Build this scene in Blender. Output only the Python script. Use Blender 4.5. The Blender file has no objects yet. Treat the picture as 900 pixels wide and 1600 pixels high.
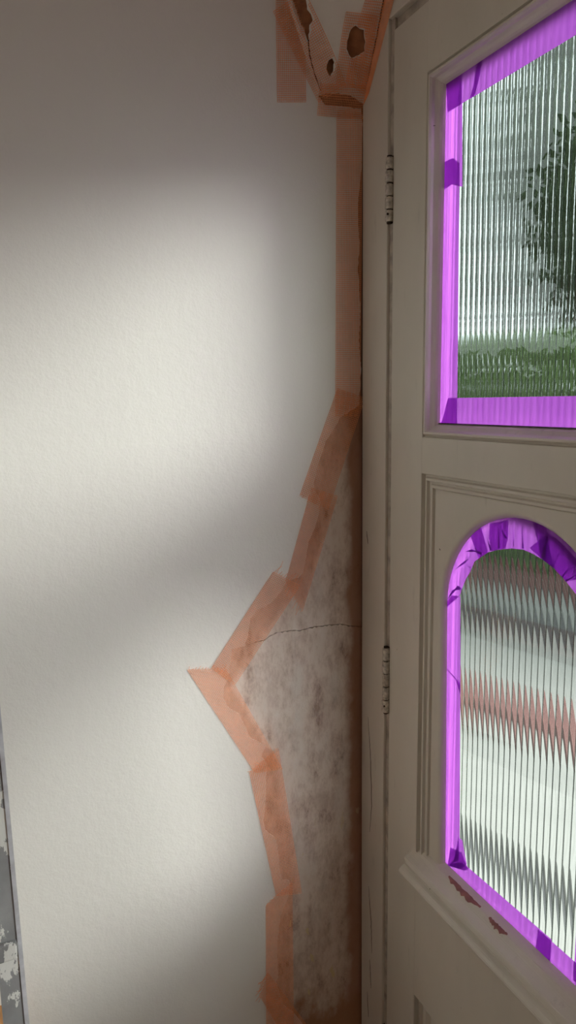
import bpy, bmesh, math, random
from mathutils import Vector, Matrix
from mathutils.geometry import tessellate_polygon

random.seed(7)
scene = bpy.context.scene
COL = scene.collection

# ---------------------------------------------------------------- camera, sky, sun, added fill light, exposure
cam_data = bpy.data.cameras.new('camera')
cam_data.sensor_fit = 'VERTICAL'
cam_data.sensor_height = 36.0
cam_data.lens = 24.75
cam_data.clip_start = 0.02
cam = bpy.data.objects.new('camera', cam_data)
COL.objects.link(cam)
rot = Matrix([[0.416739, -0.13564446, 0.89884881], [0.9089043, 0.07836957, -0.4095744], [-0.0148859, 0.98765317, 0.15594749]]).to_4x4()
cam.matrix_world = Matrix.Translation([1.024973, -0.60849, 1.42]) @ rot
scene.camera = cam

world = bpy.data.worlds.new('overcast_sky')
scene.world = world
world.use_nodes = True
bg = world.node_tree.nodes['Background']
bg.inputs['Color'].default_value = (0.86, 0.96, 0.97, 1)
bg.inputs['Strength'].default_value = 1.4

# hazy low sun, outside and to the right of the door
SUN_AZ, SUN_EL = math.radians(43), math.radians(17)
sd = bpy.data.lights.new('hazy_sun', 'SUN')
sd.energy = 30.0
sd.angle = math.radians(23)
sd.color = (1.0, 0.985, 0.96)
sun = bpy.data.objects.new('hazy_sun', sd)
COL.objects.link(sun)
to_sun = Vector((math.sin(SUN_AZ) * math.cos(SUN_EL), math.cos(SUN_AZ) * math.cos(SUN_EL), math.sin(SUN_EL)))
sun.rotation_euler = to_sun.to_track_quat('Z', 'Y').to_euler()

# unseen warm fill light, added to raise the ambient level in the hall
wd = bpy.data.lights.new('added_hall_fill', 'AREA')
wd.shape = 'RECTANGLE'
wd.size, wd.size_y = 1.0, 1.2
wd.energy = 4.0
wd.color = (1.0, 0.58, 0.36)
wl = bpy.data.objects.new('added_hall_fill', wd)
COL.objects.link(wl)
wl.location = (0.80, -3.30, 1.25)
wl.rotation_euler = (math.radians(90), 0, 0)

scene.view_settings.view_transform = 'Standard'
scene.view_settings.look = 'None'
scene.view_settings.gamma = 1.0
scene.view_settings.use_curve_mapping = False
scene.view_settings.exposure = 0.0
scene.cycles.caustics_refractive = True
scene.cycles.sample_clamp_indirect = 3.0
scene.cycles.caustics_reflective = False
scene.cycles.denoising_prefilter = 'NONE'
scene.cycles.max_bounces = 10
scene.cycles.diffuse_bounces = 6
scene.cycles.transparent_max_bounces = 16

# ---------------------------------------------------------------- measured outlines (metres)
# wall outlines are (y, z) on the plaster face, door outlines (x, z), splay outlines (u, v)
DATA = {
    'S1': [[-0.1486,2.0441],[-0.1034,2.0539],[-0.1016,1.8633],[-0.1491,1.8563]],
    'S2': [[-0.1539,1.9777],[-0.1103,2.0084],[-0.0367,1.893],[-0.081,1.8664]],
    'S5': [[-0.0786,1.8919],[0.002,1.8981],[-0.0002,1.8533],[-0.0834,1.8471]],
    'S6': [[-0.0491,1.8602],[-0.0037,1.8667],[-0.0077,1.3933],[-0.0536,1.3943]],
    'S7': [[-0.0499,1.4387],[0.0021,1.4226],[-0.0689,1.2396],[-0.1204,1.2679]],
    'S8': [[-0.0994,1.2791],[-0.0507,1.262],[-0.1183,1.0725],[-0.1479,1.1278]],
    'S9': [[-0.1705,1.1466],[-0.1225,1.1171],[-0.2419,0.9663],[-0.2799,1.0024]],
    'S10': [[-0.3198,1.0063],[-0.2564,0.9972],[-0.1595,0.8],[-0.21,0.8054]],
    'S11': [[-0.2203,0.8091],[-0.1671,0.8403],[-0.1264,0.5543],[-0.1759,0.5658]],
    'S12': [[-0.1956,0.5539],[-0.1448,0.5817],[-0.1466,0.2147],[-0.2011,0.2399]],
    'S13': [[-0.2093,0.3772],[-0.1948,0.4228],[-0.076,0.2032],[-0.1349,0.2094]],
    'edge': [[-0.0037,1.8667],[-0.0047,1.7821],[-0.0099,1.7443],[-0.0116,1.7123],[-0.008,1.6649],[-0.0116,1.6293],[-0.0092,1.6076],[-0.0067,1.5666],[-0.0091,1.5158],[-0.0054,1.4675],[-0.009,1.4102],[-0.0224,1.4031],[-0.0441,1.392],[-0.0537,1.3766],[-0.0717,1.3532],[-0.0795,1.3327],[-0.0873,1.3121],[-0.0934,1.2861],[-0.0947,1.2756],[-0.0842,1.2643],[-0.082,1.2482],[-0.0869,1.2325],[-0.093,1.2115],[-0.1063,1.1858],[-0.1089,1.1677],[-0.1151,1.138],[-0.1235,1.1303],[-0.1421,1.1293],[-0.1551,1.1114],[-0.1761,1.093],[-0.198,1.0859],[-0.2103,1.0729],[-0.2148,1.0507],[-0.2214,1.029],[-0.2448,1.0264],[-0.2462,1.0097],[-0.2521,0.9802],[-0.2604,0.9622],[-0.2608,0.947],[-0.2536,0.9302],[-0.2345,0.9141],[-0.225,0.892],[-0.2176,0.8689],[-0.1893,0.8488],[-0.1978,0.8301],[-0.1921,0.8242],[-0.188,0.8162],[-0.1894,0.7875],[-0.1905,0.7621],[-0.1919,0.7424],[-0.1958,0.7115],[-0.1929,0.6952],[-0.1742,0.6733],[-0.1689,0.6496],[-0.1687,0.623],[-0.1632,0.5889],[-0.1485,0.5854],[-0.1518,0.5553],[-0.1673,0.5233],[-0.1729,0.4849],[-0.1758,0.4452],[-0.1744,0.4036],[-0.1796,0.3953],[-0.1638,0.3402],[-0.1438,0.3146],[-0.1273,0.2875],[-0.1029,0.2223],[-0.086,0.1448],[-0.0658,0.0781]],
    'crack': [[-0.2448,1.0264],[-0.2214,1.029],[-0.1853,1.0319],[-0.1657,1.0409],[-0.1389,1.0412],[-0.1188,1.0381],[-0.0971,1.0404],[-0.0604,1.0394],[-0.0429,1.0379],[-0.0227,1.0314],[0.0017,1.0266]],
    'fc': {'A':[0.0,-0.0809,1.8754],'B':[0.0,-0.1301,1.9976],'C':[0.0,0.0,1.8737],'D':[0.0643,-0.004,1.9933]},
    'fh': [[[0.7183,0.76],[0.7672,0.7254],[0.8221,0.721],[0.8201,0.6791],[0.8557,0.6084],[0.8533,0.5234],[0.7781,0.4827],[0.6886,0.4465],[0.6499,0.4818],[0.6131,0.5298],[0.629,0.648],[0.659,0.7222]],[[0.3955,0.4285],[0.4186,0.3913],[0.3818,0.2912],[0.3282,0.2409],[0.2836,0.2769],[0.2922,0.35],[0.3438,0.4058]],[[0.0356,1.0508],[0.192,1.0612],[0.1838,0.911],[0.2069,0.8608],[0.2137,0.7976],[0.1705,0.7455],[0.1158,0.6142],[0.0767,0.5731],[0.0419,0.6372],[0.0385,0.7156]]],
    'S3': [[0.605,0.8897],[0.9538,0.8583],[0.976,0.1585],[0.4258,0.1633]],
    'S4': [[0.8272,1.1092],[1.0183,1.1054],[0.9863,0.0956],[0.6032,0.2047]],
    'S4f': [[0.0685,2.0069],[0.097,1.9931],[0.0211,1.8826],[0.0039,1.8715]],
    'cr1': [[0.1114,0.601],[0.0713,0.4405],[0.0632,0.2792],[0.0737,0.1583],[0.0882,0.0642]],
    'tear': [[-0.0809,1.8754],[-0.0667,1.8802],[-0.0523,1.8824],[-0.0367,1.883],[-0.022,1.8815],[-0.0106,1.8768],[-0.0002,1.8746],[-0.0013,1.8409],[-0.006,1.8682],[-0.0197,1.8672],[-0.0356,1.8676],[-0.0535,1.865],[-0.069,1.8645],[-0.0744,1.8709]],
    'p_upper_left_a': [[0.1815,1.8476],[0.2195,1.8405],[0.2248,1.6964],[0.2028,1.7054],[0.1861,1.7033]],
    'p_upper_left_b': [[0.1792,1.7391],[0.2031,1.7386],[0.2183,1.7277],[0.2253,1.3815],[0.1815,1.3749]],
    'p_top_a': [[0.1859,1.8411],[0.2607,1.839],[0.2555,1.8204],[0.2465,1.8006],[0.2183,1.8001],[0.19,1.7998]],
    'p_top_b': [[0.2498,1.8405],[0.4127,1.8364],[0.415,1.7996],[0.2364,1.7997],[0.2435,1.813]],
    'p_bottom': [[0.1917,1.3889],[0.2039,1.4205],[0.4387,1.4224],[0.4412,1.3829],[0.1843,1.3823]],
    'p_low_left_a': [[0.2048,1.1189],[0.2223,1.1379],[0.2411,1.1408],[0.2464,0.9954],[0.2355,1.0138],[0.2078,1.0238]],
    'p_low_left_b': [[0.2078,1.0258],[0.2354,1.0158],[0.2458,1.0118],[0.2544,0.7351],[0.218,0.7043]],
    'p_low_c1': [[0.2274,0.7103],[0.2326,0.7437],[0.2598,0.7522],[0.2752,0.7349],[0.2667,0.7273]],
    'p_low_c2': [[0.229,0.7103],[0.2424,0.7307],[0.2516,0.7722],[0.2605,0.7724],[0.272,0.7412],[0.2579,0.7237]],
    'p_low_bot_a': [[0.2211,0.7085],[0.2604,0.7368],[0.4374,0.7426],[0.4372,0.7079],[0.4323,0.6984]],
    'p_low_bot_b': [[0.4144,0.74],[0.4815,0.7417],[0.4843,0.6984],[0.4109,0.7018]],
    'arch_o': [[0.2049,1.1141],[0.2087,1.1394],[0.217,1.1606],[0.2296,1.1804],[0.246,1.2014],[0.267,1.2262],[0.2861,1.2428],[0.3046,1.2544],[0.3226,1.263],[0.34,1.2681],[0.357,1.2698],[0.3736,1.269],[0.395,1.2636],[0.4158,1.2539],[0.431,1.2452],[0.4507,1.2325]],
    'arch_i': [[0.241,1.1426],[0.2436,1.1508],[0.2528,1.1688],[0.262,1.1818],[0.2695,1.197],[0.2786,1.2034],[0.2975,1.2159],[0.316,1.2229],[0.3419,1.2294],[0.3624,1.2316],[0.3757,1.23],[0.3951,1.2258],[0.4139,1.2187],[0.4283,1.2102],[0.4414,1.2003],[0.4532,1.1918]],
    'wr': [[[0.2136,1.129],[0.2249,1.1462],[0.2307,1.1495],[0.2363,1.1556],[0.2435,1.1545],[0.2464,1.1524],[0.2322,1.148]],[[0.2513,1.208],[0.2648,1.2141],[0.2755,1.2135],[0.2861,1.2137],[0.2849,1.2099],[0.2729,1.2121]],[[0.2684,1.2238],[0.2728,1.2148],[0.2742,1.2141]],[[0.2311,1.1789],[0.2477,1.1926],[0.2612,1.2008],[0.2492,1.1901]],[[0.252,1.1898],[0.2631,1.1884],[0.2659,1.1863]],[[0.2954,1.2356],[0.3049,1.2216],[0.3025,1.2186]],[[0.317,1.2537],[0.3207,1.2255],[0.3183,1.225]],[[0.3194,1.2541],[0.3344,1.2406],[0.3296,1.2414]],[[0.344,1.2588],[0.3463,1.2344],[0.3453,1.2317]],[[0.3594,1.2661],[0.3618,1.2429],[0.3645,1.2336],[0.3612,1.233]],[[0.4023,1.2617],[0.4001,1.2276],[0.3949,1.229]],[[0.4225,1.2421],[0.4138,1.2203],[0.4128,1.2208]],[[0.4424,1.2308],[0.4282,1.211],[0.4272,1.2123]],[[0.4514,1.2207],[0.4343,1.207],[0.4323,1.2081]]],
    'd1': [[0.2996,1.2553],[0.3343,1.2656],[0.3344,1.2406],[0.3303,1.2272],[0.3037,1.2188],[0.2979,1.236]],
    'd2': [[0.3732,1.236],[0.4024,1.2601],[0.4259,1.2503],[0.4506,1.234],[0.4518,1.2141],[0.4333,1.2075],[0.4139,1.2187],[0.3951,1.2258]],
    'bare': [[[0.2576,0.7147],[0.2756,0.7111],[0.296,0.7085],[0.3157,0.704],[0.3104,0.6982],[0.2921,0.6976],[0.2731,0.7]],[[0.3345,0.7055],[0.35,0.7108],[0.3654,0.7065],[0.3607,0.7001],[0.3429,0.6957]]],
    'jcr': [[[0.0223,0.8711],[0.0314,0.8034],[0.0363,0.7087],[0.03,0.6555]],[[0.0262,0.5453],[0.0355,0.4807],[0.0382,0.4173]],[[0.0315,0.3988],[0.0364,0.3427]],[[0.0227,0.3243],[0.0276,0.2739]],[[0.0165,1.2009],[0.0208,1.1797]]],
}

# ---------------------------------------------------------------- helpers
def mesh_obj(name, verts, faces, mat=None, parent=None, smooth=False):
    me = bpy.data.meshes.new(name)
    me.from_pydata([tuple(v) for v in verts], [], faces)
    me.validate()
    o = bpy.data.objects.new(name, me)
    COL.objects.link(o)
    if mat is not None:
        for m in (mat if isinstance(mat, (list, tuple)) else [mat]):
            me.materials.append(m)
    if smooth:
        for p in me.polygons:
            p.use_smooth = True
    if parent is not None:
        o.parent = parent
    return o

def empty(name, loc=(0, 0, 0)):
    o = bpy.data.objects.new(name, None)
    o.empty_display_size = 0.05
    COL.objects.link(o)
    o.location = loc
    return o

def tag(o, label=None, cat=None, group=None, kind=None):
    if label: o['label'] = label
    if cat: o['category'] = cat
    if group: o['group'] = group
    if kind: o['kind'] = kind
    return o

def box_geo(x0, x1, y0, y1, z0, z1, b=0.0):
    """box with all edges chamfered by b"""
    bm = bmesh.new()
    vs = [bm.verts.new((x, y, z)) for x in (x0, x1) for y in (y0, y1) for z in (z0, z1)]
    for f in ((0, 1, 3, 2), (4, 6, 7, 5), (0, 4, 5, 1), (2, 3, 7, 6), (0, 2, 6, 4), (1, 5, 7, 3)):
        bm.faces.new([vs[i] for i in f])
    bmesh.ops.recalc_face_normals(bm, faces=bm.faces)
    if b > 0:
        bmesh.ops.bevel(bm, geom=list(bm.edges), offset=b, segments=2, affect='EDGES', profile=0.6)
    return bm

def bm_obj(name, bm, mat, parent=None, smooth=False):
    me = bpy.data.meshes.new(name)
    bm.to_mesh(me)
    bm.free()
    me.materials.append(mat)
    if smooth:
        for p in me.polygons: p.use_smooth = True
    o = bpy.data.objects.new(name, me)
    COL.objects.link(o)
    if parent is not None: o.parent = parent
    return o

def box(name, x0, x1, y0, y1, z0, z1, mat, parent=None, b=0.0):
    return bm_obj(name, box_geo(x0, x1, y0, y1, z0, z1, b), mat, parent)

def slab_from_outline(outlines, to3d, depth_vec):
    """extruded polygon; outlines = [outer, hole, hole ...] of 2D points"""
    flat, polys = [], []
    for o in outlines:
        polys.append([Vector((p[0], p[1], 0)) for p in o])
        flat += o
    tris = tessellate_polygon(polys)
    n = len(flat)
    front = [Vector(to3d(*p)) for p in flat]
    back = [v + Vector(depth_vec) for v in front]
    faces = [tuple(t) for t in tris] + [tuple(i + n for i in reversed(t)) for t in tris]
    s = 0
    for o in outlines:
        m = len(o)
        for i in range(m):
            a, b = s + i, s + (i + 1) % m
            faces.append((a, b, b + n, a + n))
        s += m
    return front + back, faces

def outline_obj(name, outlines, to3d, depth_vec, mat, parent=None):
    v, f = slab_from_outline(outlines, to3d, depth_vec)
    o = mesh_obj(name, v, f, mat, parent)
    bm = bmesh.new(); bm.from_mesh(o.data)
    bmesh.ops.recalc_face_normals(bm, faces=bm.faces)
    bm.to_mesh(o.data); bm.free()
    return o

def rough_line(pts, step=0.004, amp=0.0012, seed=1):
    rnd = random.Random(seed)
    out = []
    for a, b in zip(pts[:-1], pts[1:]):
        L = math.hypot(b[0] - a[0], b[1] - a[1])
        n = max(1, int(L / step))
        for i in range(n):
            t = i / n
            j = 0 if i == 0 and not out else 1
            out.append((a[0] + (b[0] - a[0]) * t + j * rnd.uniform(-amp, amp), a[1] + (b[1] - a[1]) * t + j * rnd.uniform(-amp, amp)))
    out.append(tuple(pts[-1]))
    return out

def tube_geo(pts, r, n=5):
    V, F = [], []
    pts = [Vector(p) for p in pts]
    for i, p in enumerate(pts):
        t = (pts[min(i + 1, len(pts) - 1)] - pts[max(i - 1, 0)]).normalized()
        a = t.orthogonal().normalized(); b = t.cross(a)
        for k in range(n):
            an = 2 * math.pi * k / n
            V.append(p + a * (r * math.cos(an)) + b * (r * math.sin(an)))
    for i in range(len(pts) - 1):
        for k in range(n):
            k2 = (k + 1) % n
            F.append((i * n + k, i * n + k2, (i + 1) * n + k2, (i + 1) * n + k))
    F.append(tuple(range(n - 1, -1, -1)))
    F.append(tuple((len(pts) - 1) * n + k for k in range(n)))
    return V, F

# ---------------------------------------------------------------- materials
def new_mat(name):
    m = bpy.data.materials.new(name)
    m.use_nodes = True
    nt = m.node_tree
    return m, nt, nt.nodes['Principled BSDF'], nt.nodes['Material Output']

def noise(nt, scale, detail=4, rough=0.55, vec=None, stretch=None):
    tc = nt.nodes.new('ShaderNodeTexCoord')
    src = tc.outputs['Object']
    if stretch:
        mp = nt.nodes.new('ShaderNodeMapping')
        mp.inputs['Scale'].default_value = stretch
        nt.links.new(src, mp.inputs['Vector']); src = mp.outputs['Vector']
    n = nt.nodes.new('ShaderNodeTexNoise')
    n.inputs['Scale'].default_value = scale
    n.inputs['Detail'].default_value = detail
    n.inputs['Roughness'].default_value = rough
    nt.links.new(src, n.inputs['Vector'])
    return n.outputs['Fac']

def ramp(nt, fac, stops):
    r = nt.nodes.new('ShaderNodeValToRGB')
    e = r.color_ramp.elements
    while len(e) < len(stops): e.new(0.5)
    for el, (p, c) in zip(e, stops):
        el.position = p
        el.color = (*c, 1) if len(c) == 3 else c
    nt.links.new(fac, r.inputs['Fac'])
    return r.outputs['Color']

def mixc(nt, fac, a, b):
    m = nt.nodes.new('ShaderNodeMix')
    m.data_type = 'RGBA'
    if isinstance(fac, float): m.inputs['Factor'].default_value = fac
    else: nt.links.new(fac, m.inputs['Factor'])
    for s, v in (('A', a), ('B', b)):
        idx = 6 if s == 'A' else 7
        if isinstance(v, tuple): m.inputs[idx].default_value = (*v, 1)
        else: nt.links.new(v, m.inputs[idx])
    return m.outputs[2]

def math_node(nt, op, a, b=None, clamp=False):
    n = nt.nodes.new('ShaderNodeMath'); n.operation = op; n.use_clamp = clamp
    for i, v in enumerate((a, b)):
        if v is None: continue
        if isinstance(v, (int, float)): n.inputs[i].default_value = v
        else: nt.links.new(v, n.inputs[i])
    return n.outputs[0]

def bump(nt, bsdf, height, strength, dist):
    b = nt.nodes.new('ShaderNodeBump')
    b.inputs['Strength'].default_value = strength
    b.inputs['Distance'].default_value = dist
    nt.links.new(height, b.inputs['Height'])
    nt.links.new(b.outputs['Normal'], bsdf.inputs['Normal'])

def pos_xyz(nt):
    g = nt.nodes.new('ShaderNodeNewGeometry')
    s = nt.nodes.new('ShaderNodeSeparateXYZ')
    nt.links.new(g.outputs['Position'], s.inputs[0])
    return s.outputs

def map_range(nt, v, a, b, c=0.0, d=1.0):
    n = nt.nodes.new('ShaderNodeMapRange'); n.clamp = True
    n.interpolation_type = 'SMOOTHSTEP'
    nt.links.new(v, n.inputs['Value'])
    for k, x in zip(('From Min', 'From Max', 'To Min', 'To Max'), (a, b, c, d)): n.inputs[k].default_value = x
    return n.outputs[0]

def simple(name, col, rough=0.6, var=0.12, scale=30, metallic=0.0, bstr=0.0, bscale=200, bdist=0.0005):
    m, nt, bs, out = new_mat(name)
    f = noise(nt, scale)
    lo = tuple(c * (1 - var) for c in col); hi = tuple(min(1, c * (1 + var)) for c in col)
    nt.links.new(ramp(nt, f, [(0.3, lo), (0.7, hi)]), bs.inputs['Base Color'])
    bs.inputs['Roughness'].default_value = rough
    bs.inputs['Metallic'].default_value = metallic
    if bstr: bump(nt, bs, noise(nt, bscale, 3), bstr, bdist)
    return m

def mat_wall():
    m, nt, bs, out = new_mat('white_emulsion_plaster')
    f = noise(nt, 2.5, 5)
    nt.links.new(ramp(nt, f, [(0.3, (0.775, 0.75, 0.71)), (0.7, (0.80, 0.775, 0.735))]), bs.inputs['Base Color'])
    bs.inputs['Roughness'].default_value = 0.75
    a = noise(nt, 260, 3, 0.6); b = noise(nt, 60, 3, 0.5)
    s = math_node(nt, 'ADD', math_node(nt, 'MULTIPLY', a, 0.5), b)
    bump(nt, bs, s, 0.55, 0.0014)
    return m

def mat_exposed():
    m, nt, bs, out = new_mat('old_bare_plaster')
    streak = noise(nt, 30, 10, 0.76, stretch=(1, 1, 0.5))
    blot = noise(nt, 9, 6, 0.6)
    base = ramp(nt, streak, [(0.34, (0.30, 0.205, 0.16)), (0.43, (0.56, 0.435, 0.37)), (0.54, (0.72, 0.605, 0.53)), (0.72, (0.78, 0.70, 0.64))])
    base = mixc(nt, math_node(nt, 'MULTIPLY', map_range(nt, blot, 0.52, 0.70), 0.55), base, (0.42, 0.31, 0.25))
    # pale grey wash left on parts of it
    wash = noise(nt, 14, 5, 0.6, stretch=(1, 1, 0.5))
    base = mixc(nt, math_node(nt, 'MULTIPLY', map_range(nt, wash, 0.50, 0.64), 0.45), base, (0.72, 0.66, 0.61))
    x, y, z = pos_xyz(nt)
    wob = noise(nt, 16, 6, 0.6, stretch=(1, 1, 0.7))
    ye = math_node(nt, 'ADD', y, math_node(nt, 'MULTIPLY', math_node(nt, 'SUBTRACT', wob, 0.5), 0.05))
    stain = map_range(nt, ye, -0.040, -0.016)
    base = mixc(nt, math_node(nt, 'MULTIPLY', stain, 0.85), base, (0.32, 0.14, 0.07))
    ze = math_node(nt, 'ADD', z, math_node(nt, 'MULTIPLY', math_node(nt, 'SUBTRACT', wob, 0.5), 0.30))
    low = map_range(nt, ze, 0.36, 0.27)
    base = mixc(nt, math_node(nt, 'MULTIPLY', low, 0.92), base, (0.34, 0.165, 0.075))
    # yellow flecks of old paint
    fl = noise(nt, 42, 3, 0.5, stretch=(1, 1.4, 0.55))
    flz = math_node(nt, 'MULTIPLY', map_range(nt, fl, 0.675, 0.69), map_range(nt, z, 0.80, 0.50))
    base = mixc(nt, flz, base, (0.66, 0.55, 0.34))
    nt.links.new(base, bs.inputs['Base Color'])
    bs.inputs['Roughness'].default_value = 0.7
    bump(nt, bs, streak, 0.5, 0.003)
    return m

def mat_paint(name, col, chips=0.0):
    m, nt, bs, out = new_mat(name)
    f = noise(nt, 7, 5, 0.6, stretch=(1, 1, 0.35))
    lo = tuple(c * 0.88 for c in col)
    c = ramp(nt, f, [(0.3, lo), (0.7, col)])
    g = noise(nt, 55, 4, 0.7, stretch=(1, 1, 0.2))
    c = mixc(nt, math_node(nt, 'MULTIPLY', map_range(nt, g, 0.60, 0.78), 0.45), c, tuple(v * 0.60 for v in col))
    if chips:
        k = noise(nt, 120, 2, 0.5)
        c = mixc(nt, map_range(nt, k, chips, chips + 0.01), c, (0.06, 0.035, 0.025))
    nt.links.new(c, bs.inputs['Base Color'])
    bs.inputs['Roughness'].default_value = 0.35
    bump(nt, bs, noise(nt, 90, 3, 0.5, stretch=(1, 1, 0.12)), 0.12, 0.001)
    return m

def mat_masking():
    """thin violet crepe paper tape, light shines through it"""
    m, nt, bs, out = new_mat('violet_masking_tape')
    nt.nodes.remove(bs)
    f = noise(nt, 160, 3, 0.6, stretch=(1, 1, 0.15))
    col = ramp(nt, f, [(0.3, (0.285, 0.064, 0.41)), (0.7, (0.34, 0.088, 0.47))])
    tr = nt.nodes.new('ShaderNodeBsdfTranslucent')
    di = nt.nodes.new('ShaderNodeBsdfDiffuse')
    tp = nt.nodes.new('ShaderNodeBsdfTransparent')
    tp.inputs['Color'].default_value = (0.72, 0.20, 0.86, 1)
    nt.links.new(col, tr.inputs['Color']); nt.links.new(col, di.inputs['Color'])
    m1 = nt.nodes.new('ShaderNodeMixShader'); m1.inputs[0].default_value = 0.25
    nt.links.new(tr.outputs[0], m1.inputs[1]); nt.links.new(di.outputs[0], m1.inputs[2])
    m2 = nt.nodes.new('ShaderNodeMixShader'); m2.inputs[0].default_value = 0.10
    nt.links.new(m1.outputs[0], m2.inputs[1]); nt.links.new(tp.outputs[0], m2.inputs[2])
    nt.links.new(m2.outputs[0], out.inputs['Surface'])
    return m

def mat_reeded():
    m, nt, bs, out = new_mat('reeded_glass')
    nt.nodes.remove(bs)
    rf = nt.nodes.new('ShaderNodeBsdfRefraction')
    rf.inputs['IOR'].default_value = 1.34
    rf.inputs['Roughness'].default_value = 0.02
    rf.inputs['Color'].default_value = (0.93, 1.0, 0.96, 1)
    tp = nt.nodes.new('ShaderNodeBsdfTransparent')
    tp.inputs['Color'].default_value = (0.95, 1.0, 0.97, 1)
    gl = nt.nodes.new('ShaderNodeBsdfGlossy'); gl.inputs['Roughness'].default_value = 0.02
    gl.inputs['Color'].default_value = (0.15, 0.20, 0.17, 1)
    # dark tinted gloss at oblique angles imitates the dark of total internal reflection
    lw = nt.nodes.new('ShaderNodeLayerWeight'); lw.inputs['Blend'].default_value = 0.5
    fr_ = nt.nodes.new('ShaderNodeMapRange'); fr_.interpolation_type = 'SMOOTHSTEP'
    fr_.inputs['From Min'].default_value = 0.40; fr_.inputs['From Max'].default_value = 0.54
    fr_.inputs['To Min'].default_value = 0.05; fr_.inputs['To Max'].default_value = 0.92
    nt.links.new(lw.outputs['Facing'], fr_.inputs['Value'])
    rg = nt.nodes.new('ShaderNodeMixShader')
    nt.links.new(fr_.outputs[0], rg.inputs[0]); nt.links.new(rf.outputs[0], rg.inputs[1]); nt.links.new(gl.outputs[0], rg.inputs[2])
    mx = nt.nodes.new('ShaderNodeMixShader'); mx.inputs[0].default_value = 0.08
    nt.links.new(rg.outputs[0], mx.inputs[1]); nt.links.new(tp.outputs[0], mx.inputs[2])
    nt.links.new(mx.outputs[0], out.inputs['Surface'])
    return m

def mat_glass_face():
    m, nt, bs, out = new_mat('clear_glass_face')
    nt.nodes.remove(bs)
    tp = nt.nodes.new('ShaderNodeBsdfTransparent')
    gl = nt.nodes.new('ShaderNodeBsdfGlossy'); gl.inputs['Roughness'].default_value = 0.03
    lw = nt.nodes.new('ShaderNodeFresnel'); lw.inputs['IOR'].default_value = 1.35
    mx = nt.nodes.new('ShaderNodeMixShader')
    nt.links.new(lw.outputs[0], mx.inputs[0]); nt.links.new(tp.outputs[0], mx.inputs[1]); nt.links.new(gl.outputs[0], mx.inputs[2])
    nt.links.new(mx.outputs[0], out.inputs['Surface'])
    return m

def mat_aluminium():
    m, nt, bs, out = new_mat('paint_splashed_aluminium')
    s = noise(nt, 55, 6, 0.62, stretch=(1, 1, 0.5))
    t = noise(nt, 9, 4, 0.6)
    k = map_range(nt, math_node(nt, 'ADD', s, math_node(nt, 'MULTIPLY', math_node(nt, 'SUBTRACT', t, 0.5), 0.5)), 0.495, 0.515)
    g = ramp(nt, noise(nt, 20, 4), [(0.3, (0.24, 0.24, 0.25)), (0.7, (0.36, 0.36, 0.37))])
    c = mixc(nt, k, g, (0.74, 0.74, 0.72))
    r = noise(nt, 23, 3, 0.5)
    c = mixc(nt, map_range(nt, r, 0.735, 0.745), c, (0.55, 0.06, 0.05))
    nt.links.new(c, bs.inputs['Base Color'])
    nt.links.new(math_node(nt, 'SUBTRACT', 0.25, math_node(nt, 'MULTIPLY', k, 0.25)), bs.inputs['Metallic'])
    bs.inputs['Roughness'].default_value = 0.5
    bump(nt, bs, s, 0.3, 0.002)
    return m

M_WALL = mat_wall()
M_EXPOSED = mat_exposed()
M_BROWN = simple('brown_undercoat_render', (0.27, 0.105, 0.042), 0.8, 0.35, 60, bstr=0.5, bscale=120, bdist=0.002)
M_PAINT = mat_paint('aged_white_gloss', (0.64, 0.615, 0.54), 0.775)
M_FRAME = mat_paint('aged_white_gloss_frame', (0.64, 0.61, 0.54))
M_HINGE = simple('paint_clogged_hinge', (0.50, 0.47, 0.41), 0.45, 0.45, 160, bstr=0.8, bscale=300, bdist=0.0015)
M_GROOVE = simple('grimy_shaded_paint', (0.40, 0.36, 0.305), 0.6, 0.4, 40)  # mottled grime on a base darkened for the shadow in the groove
M_DARK = simple('dark_gap', (0.03, 0.02, 0.015), 0.9, 0.3, 40)
M_BARE = simple('bare_red_wood', (0.24, 0.10, 0.085), 0.7, 0.3, 80)
M_MESH = simple('orange_scrim_thread', (0.87, 0.37, 0.165), 0.55, 0.12, 60)
M_TAPE = mat_masking()
M_REED = mat_reeded()
M_FACE = mat_glass_face()
M_ALU = mat_aluminium()
M_HIGHLIGHT = simple('aluminium_edge_highlight', (0.50, 0.50, 0.54), 0.45, 0.25, 40)  # paler tone standing in for the highlight on the rail flange
M_FLOOR = simple('floor_board', (0.30, 0.17, 0.085), 0.5, 0.3, 12)
M_BATTEN = simple('raw_pine', (0.40, 0.19, 0.07), 0.6, 0.25, 25)
M_CEIL = simple('ceiling_paint', (0.75, 0.74, 0.71), 0.9, 0.03, 5)
M_PAVE = simple('pale_concrete', (0.22, 0.22, 0.21), 0.9, 0.12, 6)
M_TARMAC = simple('dark_tarmac', (0.045, 0.047, 0.05), 0.9, 0.3, 20)
M_BRICK = simple('red_brick', (0.13, 0.042, 0.038), 0.9, 0.3, 9)
M_MORTAR = simple('mortar', (0.35, 0.32, 0.28), 0.9, 0.1, 30)
M_LEAF = simple('dark_foliage', (0.045, 0.075, 0.028), 0.7, 0.5, 1.2)
M_LEAF2 = simple('light_foliage', (0.10, 0.17, 0.045), 0.7, 0.4, 1.5)
M_LEAF3 = simple('olive_foliage', (0.085, 0.075, 0.035), 0.7, 0.5, 1.2)
M_BARK = simple('bark', (0.09, 0.06, 0.04), 0.9, 0.3, 8)
M_IRON = simple('cast_iron', (0.04, 0.042, 0.045), 0.6, 0.3, 30)
M_WIN = simple('window_paint', (0.75, 0.73, 0.68), 0.5, 0.05, 10)

# ---------------------------------------------------------------- the room shell
HALL_W, HALL_L, CEIL = 1.60, 3.30, 2.45

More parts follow.
